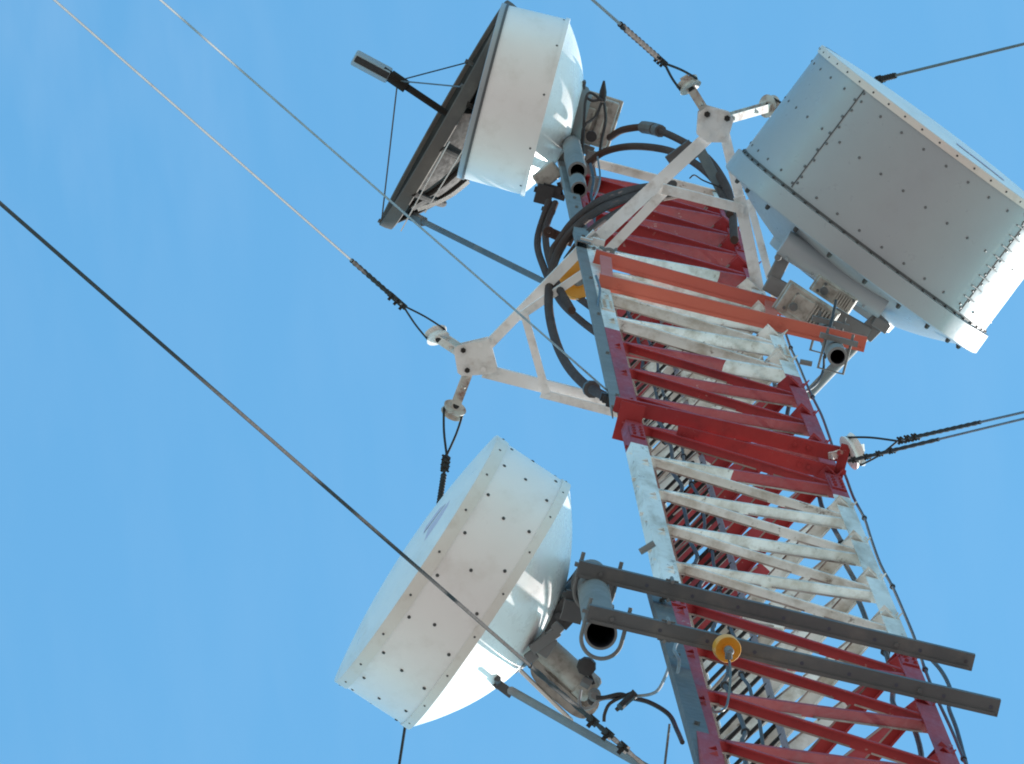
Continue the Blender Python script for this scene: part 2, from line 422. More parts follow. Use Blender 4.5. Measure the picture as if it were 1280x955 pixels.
white_arm(of1, (655, 392), (683, 492), .038, ZS - .08, ZS - .08, 'cross_strut')
mb = apex_plate(of1, [(567, 437), (572, 432), (611, 423), (622, 464), (612, 468), (577, 470), (572, 466)], ZS - .02, .11)
for x, y in ((579, 438), (584, 463), (600, 431), (604, 462)): mb.hexbolt(P(x, y, ZS - .045), P(x, y, ZS + .12), .014, 1 if x < 590 else 0)
mb.bar(P(612, 425, ZS + .04), P(622, 464, ZS + .04), .008, .10)
mb.mi[-6:] = [0] * 6
mb.build('end_plate', [M['white_paint'], M['wire_dark']], of1, smooth=0)
of2 = thing('guy_outrigger', 'white steel outrigger frame at the mast top with a plate between two rusty links', 'outrigger frame', P(893, 158, ZS), 'outrigger frames on the mast')
white_arm(of2, (884, 172), (741, 304), .064)
white_arm(of2, (832, 238), (752, 322), .046, ZS - .06, ZS - .06)
white_arm(of2, (906, 168), (928, 262), .050)
white_arm(of2, (924, 246), (950, 372), .058, ZS - .08, ZS - .08)
white_arm(of2, (936, 249), (969, 372), .036, ZS - .02, ZS - .02)
white_arm(of2, (828, 236), (930, 262), .048, ZS - .09, ZS - .09, 'cross_strut')
mb = apex_plate(of2, [(873, 141), (884, 133), (912, 141), (917, 150), (909, 178), (884, 178), (871, 168)], ZS - .03, .11)
for x, y in ((884, 143), (909, 148), (877, 158), (905, 170), (886, 168)): mb.hexbolt(P(x, y, ZS - .055), P(x, y, ZS + .12), .016 if y < 150 else .009, 1 if y < 150 else 0)
mb.build('end_plate', [M['white_paint'], M['wire_dark']], of2, smooth=0)
# joint hardware where the two frames meet the left leg
jb = thing('joint_bracket', 'clutter of bolted white clamp plates where the two white frames meet the left mast leg', 'bracket', P(745, 322, ZS - .1))
mb = MB()
rnd = random.Random(3)
for i in range(9):
    x = rnd.uniform(732, 756); y = rnd.uniform(300, 332); c = P(x, y, ZS - .12)
    mb.box(c, HD * rnd.uniform(.015, .035), NF * rnd.uniform(.006, .02), UP * rnd.uniform(.02, .05))
mb.build('clamp_plate', M['white_paint'], jb, smooth=0)
mb = MB()
for i in range(12):
    x = rnd.uniform(728, 764); y = rnd.uniform(296, 336); c = P(x, y, ZS - .2); mb.hexbolt(c, c + V((rnd.uniform(-.03, .03), rnd.uniform(-.03, .03), .05)), .008)
mb.tube(smooth_path([P(752, 322, ZS - .2), P(757, 312, ZS - .2), P(766, 314, ZS - .2), P(764, 326, ZS - .2)], 6), .009, 7)
mb.build('bolt', M['galv'], jb)

# ------------------------------------------------------------------ cross beams bolted on the front face
def beam(name, p, q, Z0_, Z1_, wid, hgt, mat, label, group, plates=(), holes=()):
    a = P(*p, Z0_); b = P(*q, Z1_); d = (b - a).normalized(); sd_ = UP.cross(d).normalized()
    root = thing(name, label, 'beam', a, group)
    mb = MB(); mb.channel(a, b, wid, hgt, .006, sd_, UP)
    mb.box((a + b) / 2 + sd_ * wid * .38 - UP * .004, d * ((b - a).length / 2 - .01), sd_ * wid * .10, UP * .003)
    for t in holes:
        c = a + d * t; mb.hexbolt(c - UP * .010, c + UP * .02, .008)
    if mat == 'steel_dark':
        for k in range(9):
            c = a + d * ((b - a).length * (.06 + .115 * k)); mb.lathe(c - UP * .0012, -UP, [(0, .0065), (.0006, .0065), (.0006, 0)], 10, 1)
    mb.build('channel', [M[mat], M['dark_inside']], root, smooth=0)
    for t in plates:
        c = a + d * t
        mb = MB(); mb.box(c + UP * (.03) + sd_ * .0, d * .022, sd_ * wid * .62, UP * .006); 
        for s in (-1, 1): mb.hexbolt(c + sd_ * s * wid * .56 - UP * .012, c + sd_ * s * wid * .56 + UP * .12, .007)
        mb.build('clamp', M['galv'], root, smooth=0)
    return root
g = 'red oxide beams under the large grey dish'
o1 = beam('mounting_beam', (743, 321), (1003, 392), 33.85, 33.85, .070, .045, 'orange', 'orange red steel beam ending behind the radio boxes of the grey dish', g, (), (.1, .85))
o2 = beam('mounting_beam', (748, 352), (1082, 431), 32.95, 32.95, .072, .045, 'orange', 'longer orange red steel beam ending beside the open pipe of the grey dish', g, (), (.1, .82, .87, 1.15))
mb = MB()
for x in (760, 966):                                # short uprights tying the two beams together
    c0 = P(x, 352 + (x - 748) * .237 + 4, 33.0); c1 = P(x - 3, 321 + (x - 743) * .273 - 4, 33.8)
    mb.bar(c0, c1, .055, .012, NF)
mb.build('tie_plate', M['orange'], o2, smooth=0)
for x0, y0 in ((757, 333), (757, 362)):
    pass
g = 'dark grey beams holding the lower dish'
beam('mounting_beam', (722, 711), (1217, 829), 23.70, 23.70, .056, .05, 'steel_dark', 'upper dark grey steel beam crossing the front of the mast', g, (.32,), (.08, 1.1))
beam('mounting_beam', (735, 767), (1249, 886), 22.8, 22.8, .056, .05, 'steel_dark', 'lower dark grey steel beam crossing the mast behind the yellow disc', g, (.26,), (.08, 1.1))
# red double beam that carries the right-hand guys
ZR = 28.7
rb = thing('guy_beam', 'red double angle beam sticking out past the right leg to hold the guy wires', 'beam', P(790, 515, ZR))
for (p, q, z) in (((768, 505), (1057, 570), ZR), ((846, 541), (1042, 592), ZR - .05)):
    a = P(*p, z); b = P(*q, z); sd_ = UP.cross((b - a).normalized())
    mb = MB(); mb.angle(a - sd_ * .03, b - sd_ * .030, .060, .006, sd_, UP, w2=.05)
    for t in (.05, .12, .78, .84):
        c = a.lerp(b, t); mb.hexbolt(c - UP * .012, c + UP * .02, .009)
    mb.build('angle_bar', M['tower'], rb, smooth=0)
mb = MB(); mb.box(P(1052, 578, ZR - .02), HD * .02, NF * .075, UP * .006); mb.hexbolt(P(1050, 566, ZR - .05), P(1050, 566, ZR + .05), .014); mb.hexbolt(P(1054, 590, ZR - .05), P(1054, 590, ZR + .05), .014)
mb.box(P(786, 528, ZR - .03), HD * .05, NF * .08, UP * .005)
mb.build('gusset', M['tower'], rb, smooth=0)

# ------------------------------------------------------------------ posts
def vpost(x, y, zb, ztop, wid, mat, label):
    a = P(x, y, zb); b = V((a.x, a.y, EYE.z + KZ * ztop))
    mb = MB(); mb.angle(a, b, wid, .006, HD, -NF * .6 + HD * .2)
    z = zb + .3
    while z < ztop: mb.hexbolt(a + UP * (z - zb) * KZ + HD * wid * .6 + NF * .012, a + UP * (z - zb) * KZ + HD * wid * .6 - NF * .02, .009); z += 1.3
    return tag(mb.build('post', M[mat], None, smooth=0), label, 'post')
vpost(764, 506, 29.0, 39.6, .056, 'galv', 'grey galvanised angle post standing left of the mast under the upper white dish')
a = P(810, 728, 24.0); b = P(877, 968, 21.4)
mb = MB(); mb.angle(a, b, .066, .006, HD, -NF, w2=.03)
for t in (.1, .4, .75): mb.hexbolt(a.lerp(b, t) + HD * .03 + NF * .012, a.lerp(b, t) + HD * .03 - NF * .02, .010)
tag(mb.build('post', M['steel_dark'], None, smooth=0), 'dark grey steel post slanting below the two grey beams', 'post')

# ------------------------------------------------------------------ round dishes
def ring_pts(o, ax, r, t, n, off=0.0):
    x = UP; x = (x - ax * x.dot(ax)).normalized(); y = ax.cross(x)
    return [(o + ax * t + (x * math.cos(2 * math.pi * (k + off) / n) + y * math.sin(2 * math.pi * (k + off) / n)) * r,
             x * math.cos(2 * math.pi * (k + off) / n) + y * math.sin(2 * math.pi * (k + off) / n)) for k in range(n)]
def cap_prof(r, depth, n=14):
    """profile of a shallow bowl from rim to centre; depth is signed along the axis"""
    return [(depth * (1 - (1 - i / n) ** 2), r * (1 - i / n)) for i in range(n + 1)]

# lower left dish
Zd = 24.0
bc = P(608.5, 756.5, Zd); fc = P(521.5, 699, Zd); ax = (fc - bc).normalized(); dep = (fc - bc).length
r1 = 183 * Zd * KZ / F
d1 = thing('drum_dish', 'white drum shaped dish with rows of dark rivets, lowest of the dishes', 'dish antenna', bc)
mb = MB(); mb.lathe(bc, ax, [(.0, r1 - .012), (0, r1), (dep * .88, r1 + .001), (dep * .88, r1 - .012)], 128, 0, UP)
for t, n, off in ((.045, 18, 0), (dep * .50, 14, .5), (dep * .80, 18, .2)):
    for p, nn in ring_pts(bc, ax, r1, t, n, off): mb.dot(p, nn, .0062, .004, 8, 1)
sh = mb.build('shroud', [M['dish_white'], M['rivet']], d1)
mb = MB(); mb.lathe(bc, ax, [(dep * .86, r1), (dep * .86, r1 + .006), (dep * 1.01, r1 + .007), (dep * 1.018, r1 + .006)], 128, 0, UP)
for p, nn in ring_pts(bc, ax, r1 + .006, dep * .935, 18, .6): mb.dot(p, nn, .0045, .003, 8, 1)
mb.build('rim_band', [M['band_white'], M['rivet']], d1)
mb = MB(); mb.lathe(bc, ax, [(-.010, r1 - .01), (-.010, r1 + .005), (.022, r1 + .005), (.022, r1)], 128, 0, UP)
for p, nn in ring_pts(bc, ax, r1 + .004, 0.008, 18, .6): mb.dot(p, nn, .004, .003, 8, 1)
mb.build('back_rim', [M['band_white'], M['rivet']], d1)
mb = MB(); mb.lathe(bc, -ax, [(t + .008, r) for t, r in cap_prof(r1 - .002, .215)], 128, 0, UP)
mb.build('reflector', M['dish_back'], d1)
mb = MB(); mb.lathe(fc + ax * (dep * .018), ax, cap_prof(r1 + .0064, .045), 128, 0, UP)
rad = mb.build('radome', M['dish_white'], d1)
def radome_patch(parent, c, ax, r, depth, cells, mat):
    """printed mark lying 2 mm proud of a radome; cells: polygons of (u, v) in radius units, v up"""
    side = ax.cross(UP).normalized(); mb = MB(); n = 5
    for poly in cells:
        a, b, c_, d_ = poly; vs = []; fs = []
        for j in range(n + 1):
            for i in range(n + 1):
                s, t = i / n, j / n
                u = (a[0] * (1 - s) + b[0] * s) * (1 - t) + (d_[0] * (1 - s) + c_[0] * s) * t
                v = (a[1] * (1 - s) + b[1] * s) * (1 - t) + (d_[1] * (1 - s) + c_[1] * s) * t
                q = math.hypot(u, v); h = depth * (1 - q * q)
                vs.append(c + side * u * r + UP * v * r + ax * (h + .003))
        for j in range(n):
            for i in range(n): fs.append((j * (n + 1) + i, j * (n + 1) + i + 1, (j + 1) * (n + 1) + i + 1, (j + 1) * (n + 1) + i))
        mb.add(vs, fs)
    return mb.build('printed_mark', mat, parent)
sgn = 1 if ax.cross(UP).normalized().dot(P(590, 600, Zd) - P(521, 699, Zd)) > 0 else -1
radome_patch(rad, fc, ax, r1, .05, [[(sgn * .18, -.62), (sgn * .42, -.60), (sgn * .50, -.42), (sgn * .26, -.44)], [(sgn * .20, -.40), (sgn * .46, -.38), (sgn * .40, -.28), (sgn * .24, -.30)]], M['logo'])
# its back mount, pipe and radio
pp = P(751, 792, 22.95)
pipe = thing('mounting_pipe', 'short open grey pipe hanging under the left ends of the dark grey beams', 'pipe', pp)
mb = MB(); rp = .054
mb.lathe(pp, UP, [(0, rp - .008), (0, rp), (1.80, rp), (1.80, rp - .008)], 40)
mb.build('tube', M['galv'], pipe)
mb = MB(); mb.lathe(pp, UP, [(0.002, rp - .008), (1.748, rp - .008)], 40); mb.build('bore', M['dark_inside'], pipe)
for zz in (22.84, 23.74):
    mb = MB(); base = V((pp.x, pp.y, EYE.z + KZ * (zz + .02))); 
    pts = [base + HD * .066 * math.cos(a_) - NF * .066 * math.sin(a_) for a_ in [math.pi * i / 16 for i in range(17)]]
    pts = [pts[0] + NF * .12] + pts + [pts[-1] + NF * .12]
    mb.tube(pts, .007, 8)
    mb.box(base + NF * .075, HD * .085, NF * .006, UP * .022)
    mb.build('u_bolt', M['galv'], pipe)
mb = MB(); base = V((pp.x, pp.y, EYE.z + KZ * 23.85))                       # ribbed top clamp seen beyond the beam
mb.lathe(base, UP, [(0, rp), (0, rp + .02), (.10, rp + .02), (.10, rp)], 32); 
for a_ in range(3): mb.box(base + UP * .05 + HD * (.02 + a_ * .03) - NF * .09, HD * .008, NF * .04, UP * .04)
mb.build('collar', M['galv'], pipe)
hub = bc - ax * .205
mb = MB()                                         # hub plate, arms and pivot of the mount
mb.lathe(hub + ax * .03, -ax, [(0, .15), (.035, .14), (.05, .10), (.05, 0)], 40)
mb.build('hub', M['steel_dark'], d1)
mb = MB()
zc_ = EYE.z + KZ * Zd
for dz in (-.14, .14):
    q0 = hub + UP * dz; q1 = V((pp.x, pp.y, zc_ + dz)) + HD * -.03
    mb.bar(q0, q1, .05, .012, UP); mb.bar(q0 + UP * .03, q1 + UP * .03, .012, .06, UP)
    mb.hexbolt(q0.lerp(q1, .45) - UP * .03, q0.lerp(q1, .45) + UP * .07, .014)
q0 = hub; q1 = V((pp.x, pp.y, zc_))
mb.bar(q0.lerp(q1, .35), q0.lerp(q1, .80), .085, .26, UP)
mb.build('mount_arm', M['steel_dark'], d1, smooth=0); mb = MB()
mb.box(P(724, 752, Zd - .2), HD * .05, NF * .03, UP * .02); mb.box(P(716, 764, Zd - .22), HD * .035, NF * .035, UP * .03)
mb.hexbolt(P(703, 742, Zd - .2), P(728, 748, Zd - .2), .012)
mb.build('pivot', M['steel_dark'], d1, smooth=0)
mb = MB()                                         # claw shaped bracket below the hub
mb.bar(P(664, 812, Zd - .15), P(698, 788, Zd - .15), .035, .062); mb.bar(P(692, 780, Zd - .16), P(702, 790, Zd - .16), .03, .036)
mb.bar(P(672, 800, Zd - .15), P(690, 812, Zd - .15), .07, .05); mb.bar(P(660, 815, Zd - .15), P(668, 826, Zd - .15), .04, .03)
mb.build('claw_bracket', M['galv'], d1, smooth=0, bevel=.004)
ra, rb_ = P(676, 806, Zd - .1), P(738, 862, Zd - .1); rd = (rb_ - ra).normalized()
ru = thing('radio_unit', 'weathered grey rounded radio housing with connectors hanging behind the lower dish', 'radio unit', (ra + rb_) / 2)
mb = MB(); L_ = (rb_ - ra).length
mb.lathe(ra, rd, [(0, 0), (0, .042), (.02, .046), (L_ * .8, .046), (L_ * .82, .052), (L_, .052), (L_ + .012, .044), (L_ + .012, 0)], 32)
mb.build('coupler', M['cast'], ru)
sdw = rd.cross(UP).normalized()
if sdw.dot(P(700, 880, Zd) - P(720, 850, Zd)) < 0: sdw = -sdw
cc = P(706, 857, Zd - .08) ; mb = MB()
nn = 20; prof2 = []
hl, hw = .135, .060
outl = [(hl * math.copysign(abs(math.cos(t)) ** .55, math.cos(t)), hw * math.copysign(abs(math.sin(t)) ** .7, math.sin(t))) for t in [2 * math.pi * i / 32 for i in range(32)]]
vs = [cc + rd * u + sdw * v - UP * .02 for u, v in outl] + [cc + rd * u * .96 + sdw * v * .92 + UP * .12 for u, v in outl]
mb.add(vs, [tuple(range(32)), tuple(range(32, 64))] + [(i, (i + 1) % 32, 32 + (i + 1) % 32, 32 + i) for i in range(32)])
for k in range(4): mb.bar(cc + rd * -.09 + sdw * (-.03 + k * .018) - UP * .024, cc + rd * .10 + sdw * (-.03 + k * .018) - UP * .024, .004, .010)
for u, v in ((-.10, -.03), (.10, -.03), (.04, .03), (-.05, .03), (.06, -.035)): mb.hexbolt(cc + rd * u + sdw * v - UP * .032, cc + rd * u + sdw * v, .006)
mb.build('housing', M['cast'], ru, bevel=.004)
mb = MB(); mb.bar(cc + rd * -.15 + sdw * .062 - UP * .01, cc + rd * .10 + sdw * .072 - UP * .01, .012, .05); mb.build('hood', M['band_white'], ru, smooth=0, bevel=.003)
for (x, y, s) in ((733, 832, .034), (741, 874, .020)):
    mb = MB()
    c = P(x, y, Zd - .15); mb.lathe(c, -UP, [(0, 0), (0, s * .8), (.02, s), (.05, s * .9), (.055, s * .5), (.055, 0)], 9)
    if s > .03: mb.bar(c + HD * .03, c - HD * .03, .03, .02); mb.bar(c, P(742, 855, Zd - .15), .012, .02)
    mb.build('connector', M['black'], ru)
mb = MB(); mb.lathe(P(743, 868, Zd - .19), -UP, [(0, .022), (.03, .022), (.04, .012), (.04, 0)], 16); mb.build('plug', M['galv'], ru); mb = MB(); mb.hexbolt(P(728, 850, Zd - .16), P(738, 856, Zd - .16), .02); mb.build('plug', M['galv'], ru)
# side strut of the lower dish
sa, sb = P(621, 853, Zd - .12), P(812, 962, 22.6)
st = thing('strut', 'thin grey steel strut running from the lower dish rim to the bottom of the picture', 'strut', sa)
mb = MB(); mb.tube([sa.lerp(sb, .10), sb + (sb - sa) * .4], .0145, 12); mb.build('rod', M['galv'], st)
mb = MB(); mb.bar(P(616, 850, Zd - .12), P(640, 868, Zd - .12), .03, .02); mb.hexbolt(P(622, 848, Zd - .16), P(622, 858, Zd - .08), .012); mb.hexbolt(P(637, 866, Zd - .16), P(637, 866, Zd - .08), .010); mb.build('end_fitting', M['steel_dark'], st, smooth=0)

# large grey dish on the right
Zg = 34.2
bc3 = P(1080, 302, Zg); fc3 = P(1179, 170, Zg); ax3 = (fc3 - bc3).normalized(); dep3 = (fc3 - bc3).length; r3 = 188 * Zg * KZ / F
d3_ = thing('drum_dish', 'large grey drum dish with wide flange and a riveted seam, the biggest dish', 'dish antenna', bc3)
mb = MB(); mb.lathe(bc3, ax3, [(.0, r3 - .02), (0, r3), (dep3 * .96, r3), (dep3 * .96, r3 - .02)], 160, 0, UP)
for t, n, off in ((.055, 34, .2), (dep3 * .52, 34, .6), (dep3 * .86, 34, .3)):
    for p, nn in ring_pts(bc3, ax3, r3, t, n, off): mb.dot(p, nn, .0072, .004, 8, 1)
sidev = ax3.cross(UP).normalized()
def on3(c, t, dr=0.0):
    """point on the lower half of the shroud at fraction c of the half chord"""
    a_ = math.acos(max(-1, min(1, c))); nrm = sidev * math.cos(a_) - UP * math.sin(a_)
    return bc3 + ax3 * t + nrm * (r3 + dr), nrm
csg = -1 if sidev.dot(P(912, 205, Zg) - P(1240, 415, Zg)) < 0 else 1     # +1 side is the photo's left end
for cx in (csg * .66, -csg * .73):
    p0, n0 = on3(cx, .03, .0015); p1, _ = on3(cx, dep3 * .94, .0015)
    tg = n0.cross(ax3); mb.box((p0 + p1) / 2, ax3 * dep3 * .46, tg * .0022, n0 * .002, 2)
    for k in range(12):
        p, n_ = on3(cx - .012 * (1 if k % 2 else -1), .04 + k * dep3 * .078, 0); mb.dot(p, n_, .0075, .004, 8, 1)
for k in range(9):                                # short strap ends along the sunlit seam
    p, n_ = on3(-csg * .73, .10 + k * .06, .003); tg = n_.cross(ax3)
    mb.box(p, tg * .045, ax3 * .003, n_ * .002, 1)
mb.lathe(bc3, ax3, [(.004, r3), (.004, r3 + .004), (.016, r3 + .004), (.016, r3)], 160, 2, UP)  # dark ring stands in for the shadowed gap at the flange joint
mb.build('shroud', [M['dish_grey'], M['rivet_grey'], M['steel_dark']], d3_)
mb = MB(); mb.lathe(bc3, ax3, [(dep3 * .945, r3 + .001), (dep3 * .945, r3 + .008), (dep3 * 1.0, r3 + .009), (dep3 * 1.005, r3 - .01)], 160, 0, UP)
for p, nn in ring_pts(bc3, ax3, r3 + .008, dep3 * .972, 44, .5): mb.dot(p, nn, .0055, .003, 8, 1)
mb.build('front_lip', [M['lip'], M['rivet']], d3_)
mb = MB(); mb.lathe(bc3, ax3, [(0, r3), (-.004, r3 + .030), (-.105, r3 + .032), (-.113, r3 + .022), (-.108, r3 - .03)], 160, 0, UP)
for p, nn in ring_pts(bc3, ax3, r3 + .006, .004, 56, 0): mb.dot(p, nn, .007, .005, 8, 1)
for p, nn in ring_pts(bc3, ax3, r3 - .05, -.12, 20, .3): mb.dot(p, -ax3, .012, .02, 6, 1)
mb.build('flange', [M['dish_grey_light'], M['rivet']], d3_)
mb = MB(); mb.lathe(bc3 - ax3 * .105, -ax3, cap_prof(r3 - .028, .185), 128, 0, UP); mb.build('reflector', M['dish_grey_light'], d3_)
mb = MB(); mb.lathe(fc3, ax3, cap_prof(r3 + .007, .032), 128, 0, UP); rad3 = mb.build('radome', M['dish_white'], d3_)
radome_patch(rad3, fc3, ax3, r3, .032, [[(-csg * .05, -.68), (-csg * .45, -.66), (-csg * .45, -.58), (-csg * .05, -.60)]], M['logo'])
# back ring, cross tube, pipe and brackets
mb = MB()
mb.lathe(bc3 - ax3 * .22, -ax3, [(0, .36), (.02, .365), (.06, .36), (.06, .30), (.06, 0)], 64)
mb.build('back_ring', M['dish_grey_light'], d3_)
t0, t1 = P(979, 303, Zg - .34), P(1106, 383, Zg - .34)
mb = MB(); mb.tube([t0, t1], .066, 28); 
for t in (.1, .35, .62, .85):
    c = t0.lerp(t1, t); mb.tube([c + ax3 * .0 - ax3 * .06 - UP * .05, c - ax3 * .06 + UP * .03 + ax3 * .13], .007, 8)
mb.build('cross_tube', M['dish_grey_light'], d3_)
pp3 = P(1047, 446, 32.6)
pipe3 = thing('mounting_pipe', 'open grey pipe end below the orange beam beside the big grey dish', 'pipe', pp3)
mb = MB(); mb.lathe(pp3, UP, [(0, .034), (0, .046), (2.6, .046), (2.6, .034)], 36); mb.build('tube', M['galv'], pipe3)
mb = MB(); mb.lathe(pp3, UP, [(.003, .034), (2.59, .034)], 36); mb.build('bore', M['dark_inside'], pipe3)
for zz in (.25, 1.2):
    mb = MB(); mb.box(pp3 + UP * zz + NF * .06, HD * .09, NF * .012, UP * .03); mb.build('clamp', M['galv'], pipe3); mb = MB(); mb.tube([pp3 + UP * zz + HD * .06 * s + NF * .10 - NF * .19 * k for s, k in ((-1, 0), (-1, 1), (1, 1), (1, 0))], .007, 6); mb.build('u_bolt', M['galv'], pipe3)
# lugs that reach from the cross tube to the mast
mb = MB()
mb.bar(P(958, 352, Zg - .3), P(1012, 382, Zg - .3), .085, .06); mb.bar(P(966, 350, Zg - .3), P(980, 322, Zg - .3), .065, .048); mb.hexbolt(P(972, 322, Zg - .36), P(978, 320, Zg - .2), .018)
mb.bar(P(1040, 395, Zg - .3), P(1084, 420, Zg - .3), .09, .074); mb.bar(P(1080, 420, Zg - .3), P(1104, 396, Zg - .3), .085, .054); mb.bar(P(1092, 400, Zg - .32), P(1110, 412, Zg - .32), .05, .06)
mb.bar(P(1006, 378, Zg - .28), P(1050, 400, Zg - .28), .075, .05)
mb.build('yoke', M['galv'], d3_, smooth=0, bevel=.006)
s0, s1 = P(1108, 392, Zg - .1), P(1004, 500, Zg - .6)
mb = MB(); mb.tube([s0, s1], .026, 16); tag(mb.build('strut', M['galv']), 'grey tube strut with sunlit edge between the big grey dish and the mast', 'strut')
def finned_radio(px, py, Z, lx, ly, hz, ang, label, mat='cast', fins=7):
    c = P(px, py, Z); e1 = (P(px + math.cos(ang), py + math.sin(ang), Z) - c).normalized(); e2 = UP.cross(e1)
    r = thing('radio_unit', label, 'radio unit', c)
    mb = MB(); mb.box(c, e1 * lx, e2 * ly, UP * hz); mb.box(c + UP * hz * .2, e1 * lx * 1.08, e2 * ly * 1.08, UP * hz * .12)
    mb.box(c - e1 * lx * .25 - UP * hz * 1.15, e1 * lx * .4, e2 * ly * .7, UP * hz * .2)
    mb.build('housing', M[mat], r, smooth=0, bevel=.007)
    mb = MB()
    for k in range(fins):
        u = lx * (.05 + .85 * k / fins); mb.box(c + e1 * u - UP * (hz + .010), e1 * .0035, e2 * ly * .75, UP * .012)
    mb.build('heat_sink', M[mat], r, smooth=0)
    mb = MB()
    for u, v in ((-.75, .6), (-.6, -.6), (.8, .7), (.85, -.75)): mb.hexbolt(c + e1 * lx * u + e2 * ly * v - UP * (hz + .02), c + e1 * lx * u + e2 * ly * v, .008)
    mb.build('bolt', M['steel_dark'], r); mb = MB()
    mb.lathe(c + e1 * lx * -.5 + e2 * ly * .2 - UP * hz * 1.3, -UP, [(0, .02), (.03, .02), (.034, .012), (.034, 0)], 14)
    mb.build('connector', M['steel_dark'], r)
    return r
finned_radio(1008, 388, Zg - .62, .135, .075, .06, .58, 'grey finned radio box with dark parts above the orange beam end')
finned_radio(1042, 368, Zg - .52, .105, .040, .05, .58, 'paler grey finned radio box nearest to the back of the grey dish')

# upper white dish
Zu = 38.3
bc2 = P(681.5, 134, Zu); fc2 = P(607.5, 115, Zu); ax2 = ((fc2 - bc2).normalized() + UP * .036).normalized(); fc2 = bc2 + ax2 * (fc2 - bc2).length; dep2 = (fc2 - bc2).length; r2 = 112.5 * Zu * KZ / F
d2 = thing('drum_dish', 'smooth white drum dish high at the mast top with a dark edged front rim', 'dish antenna', bc2)
mb = MB(); mb.lathe(bc2, ax2, [(0, r2 - .01), (0, r2 + .004), (dep2, r2 - .002), (dep2, r2 - .014)], 128, 0, UP)
for p, nn in ring_pts(bc2, ax2, r2 + .003, .02, 10, .3): mb.dot(p, nn, .006, .004, 8, 1)
mb.build('shroud', [M['dish_white'], M['rivet']], d2)
mb = MB(); mb.lathe(fc2, ax2, [(-.004, r2), (-.004, r2 + .006), (.010, r2 + .007), (.010, r2 - .01)], 128, 0, UP); mb.build('front_rim', M['steel_dark'], d2)
mb = MB(); mb.lathe(fc2, ax2, [(.010, r2 + .003), (.036, r2 + .003), (.038, r2 - .01)], 128, 0, UP); mb.build('rim_band', M['dish_grey_light'], d2)
mb = MB(); mb.lathe(fc2 + ax2 * .034, ax2, cap_prof(r2 - .005, .006), 96, 0, UP); mb.build('radome', M['dish_white'], d2)
mb = MB(); mb.lathe(bc2, ax2, [(-.012, r2 - .01), (-.012, r2 + .012), (.010, r2 + .012), (.010, r2)], 128, 0, UP)
mb.build('back_rim', M['dish_white'], d2)
mb = MB(); mb.lathe(bc2, -ax2, [(t + .008, r) for t, r in cap_prof(r2 - .004, .185)], 128, 0, UP); mb.build('reflector', M['dish_back'], d2)
hub2 = bc2 - ax2 * .17
mb = MB(); mb.lathe(hub2, -ax2, [(0, .17), (.03, .16), (.06, .12), (.06, 0)], 40); mb.build('hub', M['galv'], d2)
pp2 = P(722, 214, 36.9)
pipe2 = thing('mounting_pipe', 'open grey pipe end with a second smaller bore beneath the upper white dish', 'pipe', pp2)
mb = MB(); mb.lathe(pp2, UP, [(0, .037), (0, .050), (2.6, .05), (2.6, .037)], 36); mb.build('tube', M['galv'], pipe2)
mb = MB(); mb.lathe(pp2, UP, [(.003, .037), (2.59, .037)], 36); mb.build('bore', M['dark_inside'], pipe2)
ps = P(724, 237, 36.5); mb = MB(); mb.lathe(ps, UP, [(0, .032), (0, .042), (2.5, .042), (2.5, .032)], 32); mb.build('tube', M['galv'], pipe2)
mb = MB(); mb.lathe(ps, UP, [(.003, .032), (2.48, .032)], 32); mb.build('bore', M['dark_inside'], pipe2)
for x, y, z in ((706, 190, 38.3), (738, 200, 38.3), (742, 232, 37.9), (708, 226, 38.0)):
    mb = MB(); mb.box(P(x, y, z), HD * .03, NF * .05, UP * .05); mb.build('clamp', M['galv'], pipe2, smooth=0, bevel=.004)
for pa, pb, z, wd_, hh in (((700, 176), (742, 190), 38.4, .05, .05), ((704, 200), (744, 214), 38.3, .02, .02), ((712, 250), (745, 262), 37.8, .03, .06), ((736, 205), (748, 268), 38.1, .06, .06)):
    mb = MB(); mb.bar(P(*pa, z), P(*pb, z), wd_, hh); mb.build('bracket', M['galv'], pipe2, smooth=0, bevel=.004)
a = P(721, 300, 34.4); b = V((a.x, a.y, EYE.z + KZ * 37.7)); mb = MB(); mb.angle(a, b, .072, .006, HD, -NF, w2=.03)
for i in range(8): c = a.lerp(b, .06 + i * .125) + HD * .036; mb.hexbolt(c + NF * .012, c - NF * .01, .009)
mb.build('bracket', M['galv'], pipe2, smooth=0)
# white radio boxes of the upper dish
ru2 = thing('radio_unit', 'white square radio box with looping black leads beside the upper white dish', 'radio unit', P(744, 150, 38.6))
c = P(745, 150, 38.35); e1 = (P(746, 150.32, 38.35) - c).normalized(); e2 = UP.cross(e1)
mb = MB(); mb.box(c, e1 * .095, e2 * .125, UP * .07); mb.box(c + UP * .05, e1 * .115, e2 * .14, UP * .012)
mb.box(c - UP * .08 + e1 * .02, e1 * .02, e2 * .09, UP * .01); mb.box(c - UP * .08 - e1 * .05, e1 * .03, e2 * .06, UP * .02)
mb.build('housing', M['cast'], ru2, smooth=0, bevel=.008)
mb = MB(); mb.bar(P(711, 180, 38.3), P(727, 100, 38.3), .05, .16); mb.box(P(716, 150, 38.28), e1 * .02, e2 * .16, UP * .03); mb.build('back_plate', M['steel_dark'], ru2, smooth=0, bevel=.004)
mb = MB(); mb.lathe(P(753, 126, 38.2), V((0.05, -.25, -.03)), [(0, 0), (0, .022), (.05, .02), (.11, .006), (.11, 0)], 12); mb.build('connector', M['black'], ru2); mb = MB(); mb.lathe(P(739, 170, 38.2), -UP, [(0, .03), (.05, .03), (.05, 0)], 14); mb.build('connector', M['black'], ru2)
mb = MB()
